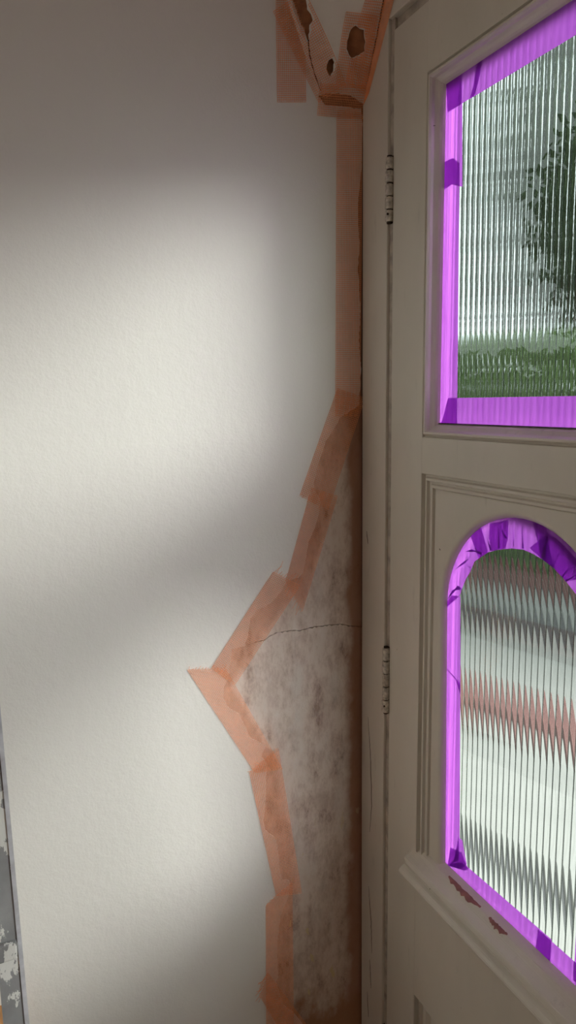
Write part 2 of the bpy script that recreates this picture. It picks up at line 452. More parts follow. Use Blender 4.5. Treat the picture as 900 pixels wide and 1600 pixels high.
tag(box('ceiling', -0.10, HALL_W + 0.1, -HALL_L - 0.1, 0.12, CEIL, CEIL + 0.10, M_CEIL), kind='structure', label='white painted hall ceiling')

fl = empty('floor')
tag(fl, kind='structure', label='brown wooden board floor of the hall')
nb = 12
bw = HALL_W / nb
for i in range(nb):
    box('floor_board', i * bw + 0.0015, (i + 1) * bw - 0.0015, -HALL_L, 0.0, -0.022, 0.0, M_FLOOR, fl, 0.0015)
box('subfloor', -0.1, HALL_W + 0.1, -HALL_L - 0.1, 0.15, -0.12, -0.024, M_DARK, fl)

# left wall: thick masonry, an old bare plaster coat, and the painted skim coat torn away beside the door
SK = 0.005
wl_root = empty('wall_left')
tag(wl_root, kind='structure', label='white painted plaster wall with a bare patch beside the door frame')
box('masonry', -0.14, -0.016, -HALL_L - 0.1, 0.12, -0.02, CEIL, M_DARK, wl_root)
edge = rough_line(DATA['edge'], 0.004, 0.0009, 3)
zb = 0.06
skim = [(-HALL_L, CEIL), (-0.0005, CEIL), (-0.0005, edge[0][1] + 0.001)] + edge + [(-0.075, zb), (-0.0005, zb - 0.015), (-0.0005, 0.0), (-HALL_L, 0.0)]
outline_obj('painted_skim', [skim], lambda y, z: (0.0, y, z), (-SK, 0, 0), M_WALL, wl_root)
crack = rough_line(DATA['crack'], 0.004, 0.0007, 9)
crack[0] = (crack[0][0] - 0.04, crack[0][1] - 0.006)
gap = 0.0019
outline_obj('bare_plaster', [[(-0.42, 1.95), (-0.0002, 1.95), (-0.0002, crack[-1][1])] + list(reversed(crack)) + [(-0.42, crack[0][1] - 0.012)]],
            lambda y, z: (-SK - 0.0004, y, z), (-0.009, 0, 0), M_EXPOSED, wl_root)
outline_obj('bare_plaster', [[(-0.42, crack[0][1] - 0.012 - gap)] + [(y, z - gap * (0.7 + 0.5 * math.sin(900 * y))) for y, z in crack] + [(-0.0002, 0.0), (-0.42, 0.0)]],
            lambda y, z: (-SK - 0.0004, y, z), (-0.009, 0, 0), M_EXPOSED, wl_root)

# the splayed plaster piece above, between wall and door frame
FA, FB, FC, FD = (Vector(DATA['fc'][k]) for k in 'ABCD')
def splay(u, v, off=0.0):
    p = (FA + (FB - FA) * v) * (1 - u) + (FC + (FD - FC) * v) * u
    n = Vector((0.80, -0.45, -0.38)).normalized()
    return p + n * off
vtop = (CEIL - FA.z) / (FB.z - FA.z)
outer = [(0, 0.0)] + [(i / 8, 0.0) for i in range(1, 9)] + [(1, 0.25), (1, 0.5), (1, 0.75), (1, 1.0), (1, 1.5), (1, vtop)] + [(0.5, vtop), (0, vtop), (0, 1.5), (0, 1.2), (0, 1.0), (0, 0.75), (0, 0.5), (0, 0.25)]
holes = [[tuple(p) for p in h] for h in DATA['fh']]
holes = [rough_line(h + [h[0]], 0.03, 0.006, 20 + i)[:-1] for i, h in enumerate(holes)]
vv, ff = slab_from_outline([outer] + holes, lambda u, v: splay(u, v, 0.0012), (-0.004, 0.002, 0.002))
mesh_obj('plaster_splay', vv, ff, M_WALL, wl_root)
vv, ff = slab_from_outline([outer], lambda u, v: splay(u, v, -0.004), (-0.001, 0.001, 0.001))
mesh_obj('bare_undercoat', vv, ff, M_BROWN, wl_root)
tear = rough_line(DATA['tear'] + [DATA['tear'][0]], 0.004, 0.0008, 31)[:-1]
def splay_x(y, z):
    v = (z - FA.z) / (FB.z - FA.z)
    if v <= 0: return 0.0
    u = 1 - y / (FA.y + (FB.y - FA.y) * v)
    return max(0.0, min(1.0, u)) * FD.x * v
outline_obj('torn_edge', [tear], lambda y, z: (splay_x(y, z) + 0.0016, y, z), (-0.004, 0, 0), M_BROWN, wl_root)

def crack_tube(uvs, r=0.0008):
    V, F = tube_geo([splay(u, v, 0.0014) for u, v in rough_line([tuple(p) for p in uvs], 0.04, 0.004, 77)], r, 5)
    mesh_obj('crack', V, F, M_DARK, wl_root)
crack_tube(DATA['cr1'], 0.0010)
crack_tube([(0.99, 0.02), (0.985, 0.3), (0.99, 0.7), (0.985, 1.0), (0.99, 1.4)], 0.0010)

# end wall around the door, right wall, back wall with an added window
JR0, JR1 = 1.009, 1.085
DTOP = 1.945
we = empty('wall_front')
tag(we, kind='structure', label='white plaster end wall around the door')
box('wall_panel', JR1, HALL_W + 0.1, 0.0, 0.12, 0.0, CEIL, M_WALL, we)
box('wall_panel', -0.02, JR1, 0.0, 0.12, 2.06, CEIL, M_WALL, we)
tag(box('wall_right', HALL_W, HALL_W + 0.1, -HALL_L, 0.0, 0.0, CEIL, M_WALL), kind='structure', label='white plaster wall on the other side of the hall')
wb = empty('wall_back')
tag(wb, kind='structure', label='white plaster wall at the far end of the hall')
for a in ((-0.1, 0.28, 0.0, CEIL), (1.32, HALL_W + 0.1, 0.0, CEIL), (0.28, 1.32, 0.0, 0.62), (0.28, 1.32, 1.88, CEIL)):
    box('wall_panel', a[0], a[1], -HALL_L - 0.12, -HALL_L, a[2], a[3], M_WALL, wb)
w2 = empty('added_window')  # unseen window, put in to go with the hall fill light
tag(w2, kind='structure', label='white framed window added unseen at the far end of the hall')
for a in ((0.28, 0.32, 0.62, 1.88), (1.28, 1.32, 0.62, 1.88), (0.32, 1.28, 0.62, 0.66), (0.32, 1.28, 1.84, 1.88), (0.78, 0.82, 0.66, 1.84)):
    box('window_frame', a[0], a[1], -HALL_L - 0.10, -HALL_L - 0.03, a[2], a[3], M_WIN, w2, 0.003)
for a in ((0.32, 0.78), (0.82, 1.28)):
    box('pane', a[0], a[1], -HALL_L - 0.072, -HALL_L - 0.068, 0.66, 1.84, M_FACE, w2)

# ---------------------------------------------------------------- door frame
fr = empty('trim_1')
tag(fr, kind='structure', label='white painted door frame with cracked paint')
JX = 0.0735
YF = -0.0035
box('jamb', 0.0004, JX, YF, 0.12, 0.0, 2.06, M_FRAME, fr, 0.0022)
box('jamb', JR0, JR1, YF, 0.12, 0.0, 2.06, M_FRAME, fr, 0.003)
box('head', JX, JR0, YF, 0.12, 1.962, 2.06, M_FRAME, fr, 0.003)
box('head_bead', JX, JR0, YF - 0.006, 0.0, 1.990, 2.010, M_FRAME, fr, 0.004)
box('rebate', JX - 0.001, 0.0835, 0.0016, 0.10, 0.0, 1.962, M_GROOVE, fr)
box('rebate', 0.0835, JR0, 0.006, 0.10, DTOP + 0.001, 1.962, M_GROOVE, fr)
for q in DATA['jcr']:
    pts = rough_line(q, 0.006, 0.0006, int(q[0][1] * 1000))
    V, F = [], []
    for i, (x, z) in enumerate(pts):
        w = 0.0006 * math.sin(math.pi * (i + 0.5) / len(pts)) + 0.0002
        V += [(x - w, YF - 0.0002, z), (x + w, YF - 0.0002, z), (x + w, YF + 0.001, z), (x - w, YF + 0.001, z)]
    for i in range(len(pts) - 1):
        a = 4 * i
        F += [(a, a + 1, a + 5, a + 4), (a + 1, a + 2, a + 6, a + 5), (a + 3, a, a + 4, a + 7)]
    mesh_obj('paint_crack', V, F, M_DARK, fr)

# ---------------------------------------------------------------- the door
door = empty('door_1')
tag(door, kind='structure', label='white painted panel door with two reeded glass panes edged in violet tape')
LX0, LX1 = 0.0835, 1.0005
OX0, OX1 = 0.1665, 0.9175          # panel openings
UZ0, UZ1 = 1.3645, 1.8560          # upper opening
LZ0, LZ1 = 0.6800, 1.3115          # lower opening
DT = 0.044
box('stile', LX0, OX0, 0.0, DT, 0.012, DTOP, M_PAINT, door, 0.0018)
box('stile', OX1, LX1, 0.0, DT, 0.012, DTOP, M_PAINT, door, 0.0018)
box('top_rail', OX0, OX1, 0.0, DT, UZ1, DTOP, M_PAINT, door, 0.0004)
box('middle_rail', OX0, OX1, 0.0, DT, LZ1, UZ0, M_PAINT, door, 0.0006)
box('lower_rail', OX0, OX1, 0.0, DT, 0.44, LZ0, M_PAINT, door, 0.0006)
box('bottom_rail', OX0, OX1, 0.0, DT, 0.012, 0.16, M_PAINT, door, 0.0006)

def mitred(x0, x1, z0, z1, prof, sides='LRTB', name='moulding', mat=None):
    """one mitred length of moulding per side; prof = [(inset, y)] from the outer edge inwards"""
    mat = mat or M_PAINT
    def corner(d, cx, cz):
        return (x0 + d if cx == 0 else x1 - d, z0 + d if cz == 0 else z1 - d)
    ends = {'L': ((0, 0), (0, 1)), 'R': ((1, 1), (1, 0)), 'T': ((0, 1), (1, 1)), 'B': ((1, 0), (0, 0))}
    out = []
    for s in sides:
        e0, e1 = ends[s]
        V, F = [], []
        P = list(prof) + [(prof[-1][0], DT - 0.006), (prof[0][0], DT - 0.006)]
        n = len(P)
        for e in (e0, e1):
            for d, y in P:
                x, z = corner(d, *e)
                V.append((x, y, z))
        for i in range(n):
            F.append((i, (i + 1) % n, n + (i + 1) % n, n + i))
        F.append(tuple(range(n - 1, -1, -1))); F.append(tuple(range(n, 2 * n)))
        o = mesh_obj(name, V, F, mat, door)
        bm = bmesh.new(); bm.from_mesh(o.data); bmesh.ops.recalc_face_normals(bm, faces=bm.faces); bm.to_mesh(o.data); bm.free()
        out.append(o)
    return out

PU = [(0.0, 0.0005), (0.0010, 0.0040), (0.0025, 0.0045), (0.0035, 0.0000), (0.0055, -0.0022), (0.0080, -0.0020), (0.0098, 0.0010), (0.0108, 0.0050), (0.0130, 0.0075), (0.0160, 0.0100), (0.0182, 0.0130), (0.0194, 0.0160), (0.0196, 0.0172)]
mitred(OX0, OX1, UZ0, UZ1, PU)
PL = [(0.0, 0.0005), (0.0012, 0.0050), (0.0040, 0.0055), (0.0060, 0.0020), (0.0095, 0.0015), (0.0110, 0.0060), (0.0140, 0.0070), (0.0160, 0.0045), (0.0195, 0.0045), (0.0210, 0.0085), (0.0240, 0.0095)]
mitred(OX0 + 0.002, OX1 - 0.002, LZ0 - 0.03, LZ1, PL, 'LRT')
PB = [(0.0, 0.0005), (0.002, 0.006), (0.006, 0.003), (0.012, 0.004), (0.018, 0.010)]
mitred(OX0 + 0.016, OX1 - 0.016, 0.16, 0.444, PB)
box('bottom_panel', OX0, OX1, 0.010, 0.030, 0.15, 0.445, M_PAINT, door)

# arched panel with its opening, and a rounded lip round the opening
ARCHES, AR, AZ = (0.362, 0.722), 0.1500, 1.1205  # second arch unseen, added as the door was widened to light the wall
def arch_pts(AC, r, zb, lean, n=28, zc=AZ):
    pts = []
    for i in range(n + 1):
        a = math.pi - math.pi * i / n
        pts.append((AC + r * math.cos(a), zc + r * math.sin(a)))
    k = 10
    right = [(AC + r - lean * j / k, zc + (zb - zc) * j / k) for j in range(1, k + 1)]
    left = [(AC - r + lean * j / k, zc + (zb - zc) * j / k) for j in range(k, 0, -1)]
    return pts + right + left
LEAN = 0.009
px0, px1 = OX0 + 0.024, OX1 - 0.024
panel = [(px0, LZ0 + 0.002), (px0, LZ1 - 0.022), (px1, LZ1 - 0.022), (px1, LZ0 + 0.002)]
outline_obj('arched_panel', [panel] + [arch_pts(c, AR + 0.012, LZ0 + 0.008, LEAN) for c in ARCHES], lambda x, z: (x, 0.0080, z), (0, 0.010, 0), M_PAINT, door)
for c in ARCHES:
    V, F = [], []
    rings = [(0.012, 0.0080), (0.009, 0.0079), (0.006, 0.0086), (0.003, 0.0108), (0.0005, 0.0145), (0.0, 0.0172), (0.0, 0.036), (0.012, 0.036)]
    for d, y in rings:
        V += [(x, y, z) for x, z in arch_pts(c, AR + d, LZ0 + 0.020 - d, LEAN)]
    m = len(V) // len(rings)
    for i in range(len(rings) - 1):
        for j in range(m):
            j2 = (j + 1) % m
            F.append((i * m + j, i * m + j2, (i + 1) * m + j2, (i + 1) * m + j))
    mesh_obj('arch_lip', V, F, M_PAINT, door, smooth=True)

# heavy weather bar moulding under the arched pane
prof = [(0.7385, 0.0170), (0.7340, 0.0100), (0.7280, 0.0035), (0.7200, -0.0010), (0.7150, -0.0055), (0.7095, -0.0125), (0.7040, -0.0150), (0.7000, -0.0110), (0.6940, -0.0130), (0.6890, -0.0205), (0.6820, -0.0250), (0.6740, -0.0235), (0.6690, -0.0170), (0.6670, -0.0090), (0.6600, -0.0050), (0.6520, -0.0030), (0.6480, 0.0)]
prof = [(0.640 + (z - 0.648) * 0.79, y) for z, y in prof]
P = prof + [(0.642, 0.016), (0.708, 0.030)]
V, F = [], []
for xe, s in ((0.1530, 1), (0.9310, -1)):
    for z, y in P:
        V.append((xe + s * max(0, (0.0170 - max(y, -0.02)) * -0.15 + 0.004), y, z))
n = len(P)
for i in range(n):
    F.append((i, (i + 1) % n, n + (i + 1) % n, n + i))
F.append(tuple(range(n - 1, -1, -1))); F.append(tuple(range(n, 2 * n)))
o = mesh_obj('sill_moulding', V, F, M_PAINT, door)
bm = bmesh.new(); bm.from_mesh(o.data); bmesh.ops.recalc_face_normals(bm, faces=bm.faces)
bmesh.ops.bevel(bm, geom=[e for e in bm.edges], offset=0.0012, segments=2, affect='EDGES')
bm.to_mesh(o.data); bm.free()
def sill_y(z):
    for (z1, y1), (z0, y0) in zip(prof[:-1], prof[1:]):
        if z0 <= z <= z1: return y0 + (y1 - y0) * (z - z0) / max(1e-6, z1 - z0)
    return 0.0
for x0, x1, z0, z1, sd_ in ((0.2430, 0.3160, 0.6990, 0.7060, 5), (0.3360, 0.3720, 0.6985, 0.7050, 8)):
    rnd = random.Random(sd_)
    top_ = [(x0 + (x1 - x0) * i / 14, z1 + rnd.uniform(-0.0004, 0.0004)) for i in range(15)]
    bot_ = [(x0 + (x1 - x0) * i / 14, z1 - (z1 - z0) * (math.sin(math.pi * (i + 0.3) / 14.6) ** 0.5) * rnd.uniform(0.45, 1.0)) for i in range(14, -1, -1)]
    outline_obj('bare_wood', [top_ + bot_], lambda x, z: (x, sill_y(z) - 0.0009, z), (0, 0.004, 0), M_BARE, door)

for c in ARCHES:
    box('putty_line', c - AR + LEAN, c + AR - LEAN, 0.0135, 0.0160, LZ0 + 0.0215, LZ0 + 0.0275, M_DARK, door, 0.0006)
box('putty_line', OX0 + 0.020, OX1 - 0.020, 0.0140, 0.0164, UZ0 + 0.0196, UZ0 + 0.0208, M_DARK, door)

# reeded panes: flat towards the hall, convex reeds outside, 11 mm pitch
PITCH = 0.0108
def pane(outline_fn, x0, x1, seed):
    V, F, MI = [], [], []
    nr = int(round((x1 - x0) / PITCH)); SEG = 10
    amax = math.radians(48)
    R = PITCH / 2 / math.sin(amax)
    for r in range(nr):
        xc = x0 + (r + 0.5) * PITCH
        base = len(V)
        for k in range(SEG + 1):
            a = -amax + 2 * amax * k / SEG
            x = xc + R * math.sin(a)
            y = 0.0205 + R * (math.cos(a) - math.cos(amax))
            lo, hi = outline_fn(x)
            V += [(x, y, lo), (x, y, hi)]
        for k in range(SEG):
            a = base + 2 * k
            F.append((a, a + 2, a + 3, a + 1)); MI.append(0)      # normals face the hall
        base = len(V)
        for k in range(3):
            x = x0 + (r + k / 2) * PITCH
            lo, hi = outline_fn(x)
            V += [(x, 0.0172, lo), (x, 0.0172, hi)]
        for k in range(2):
            a = base + 2 * k
            F.append((a, a + 2, a + 3, a + 1)); MI.append(1)
    o = mesh_obj('pane', V, F, [M_REED, M_FACE], door, smooth=True)
    for p, i in zip(o.data.polygons, MI): p.material_index = i
    o['label'] = 'vertically reeded clear glass pane'
    return o
pane(lambda x: (UZ0 + 0.014, UZ1 - 0.014), OX0 + 0.016, OX1 - 0.016, 1)
for AC in ARCHES:
    def arch_span(x):
        d = min(abs(x - AC), AR + 0.004)
        return (LZ0 + 0.012, AZ + math.sqrt((AR + 0.004) ** 2 - d * d) + 0.001)
    pane(arch_span, AC - AR - 0.004, AC + AR + 0.004, 2)
AC = ARCHES[0]

# butt hinges: five painted knuckles each, set in the gap between jamb and leaf
def hinge(zt, zb, seed):
    h = empty('hinge', (0.0785, -0.003, zb)); h.parent = door
    h['label'] = 'butt hinge clogged with old white paint'
    rnd = random.Random(seed)
    n = 5
    L = (zt - zb) / n
    for i in range(n):
        r = 0.0066 + rnd.uniform(-0.0004, 0.0004)
        V, F = [], []
        z0 = i * L + rnd.uniform(0.0005, 0.0016); z1 = (i + 1) * L - rnd.uniform(0.0005, 0.0014)
        prof2 = [(0.0, z0), (r * 0.85, z0), (r, z0 + 0.0012), (r * rnd.uniform(0.93, 1.0), (z0 + z1) / 2), (r, z1 - 0.0012), (r * 0.85, z1), (0.0, z1)]
        S = 14
        for rr, z in prof2:
            for k in range(S):
                a = 2 * math.pi * k / S
                V.append((rr * math.cos(a) + rnd.uniform(-.00015, .00015), rr * math.sin(a), z))
        for j in range(len(prof2) - 1):
            for k in range(S):
                k2 = (k + 1) % S
                F.append((j * S + k, j * S + k2, (j + 1) * S + k2, (j + 1) * S + k))
        mesh_obj('knuckle', V, F, M_HINGE, h, smooth=True)
    V, F = tube_geo([(0, 0, -0.0015), (0, 0, zt - zb + 0.0015)], 0.0040, 10)
    mesh_obj('hinge_pin', V, F, M_DARK, h)
    o = mesh_obj('hinge_leaf', *box_lists(-0.0045, 0.0048, 0.0036, 0.0046, -0.001, zt - zb + 0.001), M_DARK, h)
    for dz in (0.12,):
        V, F = [], []
        zc = (zt - zb) * dz
        for k in range(10):
            a = 2 * math.pi * k / 10
            V.append((0.0040 + 0.0011 * math.cos(a), -0.0064, zc + 0.0016 * math.sin(a)))
        for k in range(10):
            a = 2 * math.pi * k / 10
            V.append((0.0040 + 0.0011 * math.cos(a), -0.0040, zc + 0.0016 * math.sin(a)))
        F = [tuple(range(9, -1, -1))] + [(k, (k + 1) % 10, 10 + (k + 1) % 10, 10 + k) for k in range(10)]
        mesh_obj('screw_hole', V, F, M_DARK, h)
def box_lists(x0, x1, y0, y1, z0, z1):
    V = [(x, y, z) for x in (x0, x1) for y in (y0, y1) for z in (z0, z1)]
    F = [(0, 1, 3, 2), (4, 6, 7, 5), (0, 4, 5, 1), (2, 3, 7, 6), (0, 2, 6, 4), (1, 5, 7, 3)]
    return V, F
hinge(1.775, 1.682, 1)
hinge(1.016, 0.902, 2)
hinge(0.300, 0.190, 3)

# ---------------------------------------------------------------- violet masking tape on the glass
def tape(name, pts, level, label, mat=None, group='violet masking tape strips on the glass', parent=None):
    y = 0.0169 - 0.00022 * level
    n = len(pts)
    tris = tessellate_polygon([[Vector((p[0], p[1], 0)) for p in pts]])
    o = mesh_obj(name, [(p[0], y, p[1]) for p in pts], [tuple(t) for t in tris], mat or M_TAPE, parent)
    if parent is None: tag(o, label, 'masking tape', group)
    return o
XE = OX1 - 0.018
T = {k: [tuple(p) for p in v] for k, v in DATA.items() if k.startswith('p_')}
tape('masking_tape', T['p_upper_left_a'], 0, 'upper length of violet tape on the left edge of the square pane')
tape('masking_tape', T['p_upper_left_b'], 1, 'long lower violet tape down the left edge of the square pane')
tape('masking_tape', T['p_top_a'], 2, 'short violet tape in the top left corner of the square pane')
zt0, zt1 = 1.8000, UZ1 - 0.018
tape('masking_tape', [T['p_top_b'][0], (XE, zt1), (XE, zt0), T['p_top_b'][3], T['p_top_b'][4]], 3, 'long violet tape along the top edge of the square pane')
tape('masking_tape', [T['p_bottom'][0], T['p_bottom'][1], (XE, T['p_bottom'][1][1]), (XE, UZ0 + 0.018), T['p_bottom'][4]], 2, 'wide violet tape along the bottom edge of the square pane')
tape('masking_tape', T['p_low_left_a'], 0, 'upper violet tape on the straight left edge of the arched pane')
tape('masking_tape', T['p_low_left_b'], 1, 'long lower violet tape on the left edge of the arched pane')
tape('masking_tape', T['p_low_c1'], 4, 'folded violet scrap in the bottom left corner of the arched pane')
tape('masking_tape', T['p_low_c2'], 5, 'pointed violet scrap standing up in the bottom left corner of the arched pane')
tape('masking_tape', T['p_low_bot_a'], 2, 'violet tape along the left part of the bottom edge of the arched pane')
pb = T['p_low_bot_b']
xr = AC + AR - 0.004
tape('masking_tape', [pb[0], (xr, pb[1][1]), (xr, LZ0 + 0.022), pb[3]], 3, 'violet tape along the right part of the bottom edge of the arched pane')
# arch: overlapping torn pieces following the curve
ao = []
for x, z in DATA['arch_o']:
    a = math.atan2(z - AZ, x - AC)
    ao.append((AC + (AR + 0.005) * math.cos(a), AZ + (AR + 0.005) * math.sin(a)) if z > AZ else (AC - AR - 0.004, z))
ai = [tuple(p) for p in DATA['arch_i']]
def seg(a, b): return ao[a:b + 1] + list(reversed(ai[a:b + 1]))
t_a = tape('masking_tape', seg(0, 6), 2, 'creased violet tape on the left shoulder of the arch')
t_b = tape('masking_tape', seg(5, 12), 3, 'creased violet tape across the crown of the arch')
t_c = tape('masking_tape', seg(11, 15), 1, 'doubled dark violet tape on the right shoulder of the arch')
t_d = tape('masking_tape', [tuple(p) for p in DATA['d1']], 4, 'dark violet overlap patch left of the crown of the arch')
t_e = tape('masking_tape', [tuple(p) for p in DATA['d2']], 5, 'large dark violet overlap patch right of the crown of the arch')
rr = []
for i in range(9):
    a = math.radians(40) - math.radians(40) * i / 8
    rr.append((AC + (AR - 0.002) * math.cos(a), AZ + (AR - 0.002) * math.sin(a)))
rr += [(xr, LZ0 + 0.035), (xr - 0.034, LZ0 + 0.035)] + [(AC + (AR - 0.038) * math.cos(math.radians(a)), AZ + (AR - 0.038) * math.sin(math.radians(a))) for a in (0, 15, 30, 40)]
tape('masking_tape', rr, 0, 'long violet tape down the right edge of the arched pane')
for i, q in enumerate(DATA['wr']):
    par = t_a if i < 5 else (t_b if i < 10 else t_c)
    o = tape('crease', [tuple(p) for p in q], 7, None, parent=par)
    o2 = tape('crease', [tuple(p) for p in q], 9, None, parent=par)

# ---------------------------------------------------------------- orange scrim (plasterer's mesh tape) on the wall
CELL = 0.0030
def inside(p, poly):
    r = False
    for (x1, y1), (x2, y2) in zip(poly, poly[1:] + poly[:1]):
        if (y1 > p[1]) != (y2 > p[1]) and p[0] < (x2 - x1) * (p[1] - y1) / (y2 - y1) + x1: r = not r
    return r
def in_hole(name, q):
    if name == 'splay': uvp = (q.x, q.y)
    elif name == 'near':
        v = (q.y - FA.z) / (FB.z - FA.z)
        if v <= 0: return False
        uvp = (1 - q.x / (FA.y + (FB.y - FA.y) * v), v)
    else: return False
    return any(inside(uvp, h) for h in holes)
def scrim(name, pts, to3d, level, label, conform=False, cell=CELL, fray=None):
    """woven strip: every thread is its own low ridge; pts = four corners (start left, start right, end right, end left)"""
    a, b, c, d = (Vector((p[0], p[1])) for p in pts)
    scale = 1.0
    Lm = ((d - a).length + (c - b).length) / 2; Wm = ((b - a).length + (c - d).length) / 2
    if name == 'splay':
        Lm *= 0.12; Wm *= 0.115
    nl = max(6, int(Wm / cell)); nc = max(6, int(Lm / cell))
    rnd = random.Random(level * 13 + nl)
    V, F = [], []
    half_u, half_v = 0.00031 / Wm, 0.00035 / Lm
    e0 = 0.0006 + 0.0004 * level
    def pt(u, v, off):
        u = min(1.0, max(0.0, u)); v = min(1.0, max(0.0, v))
        q = (a * (1 - u) + b * u) * (1 - v) + (d * (1 - u) + c * u) * v
        return to3d(q.x, q.y, e0 + off)
    def ribbon(path, du, dv, h):
        n0 = len(V)
        ok = []
        for u, v in path:
            V.extend([pt(u - du, v - dv, 0.0), pt(u, v, h), pt(u + du, v + dv, 0.0)])
            q = (a * (1 - u) + b * u) * (1 - v) + (d * (1 - u) + c * u) * v
            ok.append(not in_hole(name, q))
        for i in range(len(path) - 1):
            if not (ok[i] and ok[i + 1]): continue
            k = n0 + 3 * i
            F.extend([(k, k + 1, k + 4, k + 3), (k + 1, k + 2, k + 5, k + 4)])
    fine = name in ('splay', 'near')
    ns_l = nc if fine else (12 if conform else 6)
    for i in range(nl + 1):
        u = half_u + (1 - 2 * half_u) * i / nl
        s = rnd.uniform(0, 0.012); e = 1 - rnd.uniform(0, 0.012)
        ribbon([(u, s + (e - s) * j / ns_l) for j in range(ns_l + 1)], half_u, 0, 0.0004)
    ns_c = nl if fine else (6 if conform else 2)
    for i in range(nc + 1):
        v = half_v + (1 - 2 * half_v) * i / nc
        sk = rnd.uniform(-0.15, 0.15) / nc
        ribbon([(j / ns_c, v + sk * (j / ns_c - 0.5)) for j in range(ns_c + 1)], 0, half_v, 0.0005)
    o = mesh_obj('scrim_tape', V, F, M_MESH)
    tag(o, label, 'mesh tape', 'orange scrim tape strips round the torn plaster')
    if fray:
        end, cnt, ln, ang = fray
        V2, F2 = [], []
        for i in range(cnt):
            u = (i + 0.5) / cnt
            base = (a * (1 - u) + b * u) if end == 0 else (d * (1 - u) + c * u)
            dirv = Vector((math.cos(ang + rnd.uniform(-0.5, 0.5)), math.sin(ang + rnd.uniform(-0.5, 0.5)))) * ln * rnd.uniform(0.3, 1.0)
            bend = Vector((-dirv.y, dirv.x)) * rnd.uniform(-0.25, 0.25)
            pts3 = []
            for t in (0, 0.35, 0.7, 1.0):
                q = base + dirv * t + bend * t * t
                pts3.append(to3d(q.x, q.y, e0 + 0.0003 + 0.004 * t * rnd.uniform(0.2, 1)))
            v3, f3 = tube_geo(pts3, 0.00028, 4)
            k = len(V2); V2 += v3; F2 += [tuple(j + k for j in fc) for fc in f3]
        mesh_obj('loose_threads', V2, F2, M_MESH, o)
    return o
onwall = lambda y, z, e: (splay_x(y, z) + (0.0012 if splay_x(y, z) > 0 else 0) + e, y, z)
onflat = lambda y, z, e: (e, y, z)
onsplay = lambda u, v, e: splay(u, v, 0.0016 + e)
S = {k: [tuple(p) for p in v] for k, v in DATA.items() if k[0] == 'S'}
scrim('wall', S['S1'], onflat, 0, 'upright orange scrim strip at the very top left, beside the diagonal strip')
scrim('near', S['S2'], onwall, 1, 'short diagonal orange scrim strip over the brown hole at the top', True)
scrim('splay', S['S3'], onsplay, 1, 'short orange scrim strip with a brown hole beneath, near the frame top')
scrim('splay', S['S4'], onsplay, 0, 'orange scrim strip along the crack against the top of the door frame')
scrim('wall', S['S5'], onwall, 2, 'short level orange scrim strip above the long upright strip', True)
scrim('wall', S['S6'], onflat, 0, 'long upright orange scrim strip beside the door frame')
scrim('wall', S['S7'], onflat, 1, 'slanting orange scrim strip just below the long upright strip', fray=(1, 5, 0.006, -2.2))
scrim('wall', S['S8'], onflat, 2, 'slanting orange scrim strip above the wall crack, second below the upright strip', fray=(1, 10, 0.016, -2.4))
scrim('wall', S['S9'], onflat, 3, 'slanting orange scrim strip crossing the left end of the wall crack', fray=(0, 12, 0.022, 0.9))
scrim('wall', S['S10'], onflat, 2, 'orange scrim strip slanting down right from the leftmost point of the bare patch', fray=(0, 12, 0.008, 1.2))
scrim('wall', S['S11'], onflat, 3, 'nearly upright orange scrim strip below the leftmost point of the patch', fray=(0, 10, 0.008, 2.6))
scrim('wall', S['S12'], onflat, 2, 'upright orange scrim strip at the bottom of the bare patch', fray=(0, 10, 0.008, 2.8))
scrim('wall', S['S13'], onflat, 3, 'frayed orange scrim strip slanting at the very bottom of the patch', fray=(0, 14, 0.022, 3.6))
fq = [tuple(p) for p in DATA['S4f']]
scrim('frame', [fq[0], fq[1], fq[2], fq[3]], lambda x, z, e: (x, YF - e, z), 1, 'narrow orange scrim sliver folded onto the door frame at the top', cell=0.0022)

# ---------------------------------------------------------------- aluminium step ladder at the left
lad = empty('step_ladder', (0.20, -0.62, 0.0))
tag(lad, 'grey aluminium step ladder splashed with white paint against the wall', 'ladder')
def stile_pts(side, z):
    splayed = 0.016 * (1.55 - z) / 1.0
    y = (-0.5995 + splayed * 0.35) if side > 0 else (-1.02 - splayed * 2.0)
    x = 0.315 - 0.155 * z / 1.0
    return Vector((x, y, z))
def channel(side):
    prof = [(0.0, 0.0), (0.0, -0.026), (-0.003, -0.026), (-0.003, -0.003), (-0.052, -0.003), (-0.052, -0.026), (-0.055, -0.026), (-0.055, 0.0)]
    V, F = [], []
    zs = [0.0, 0.4, 0.8, 1.2, 1.45]
    n = len(prof)
    for z in zs:
        p = stile_pts(side, z)
        for dx, dy in prof:
            V.append(Vector((p.x + dx + 0.0275, p.y + dy * side, z)) - Vector((0.20, -0.62, 0)))
    for i in range(len(zs) - 1):
        for k in range(n):
            k2 = (k + 1) % n
            F.append((i * n + k, i * n + k2, (i + 1) * n + k2, (i + 1) * n + k))
    F.append(tuple(range(n - 1, -1, -1))); F.append(tuple((len(zs) - 1) * n + k for k in range(n)))
    o = mesh_obj('side_rail', V, F, M_ALU, lad)
    bm = bmesh.new(); bm.from_mesh(o.data); bmesh.ops.recalc_face_normals(bm, faces=bm.faces); bm.to_mesh(o.data); bm.free()
channel(1); channel(-1)
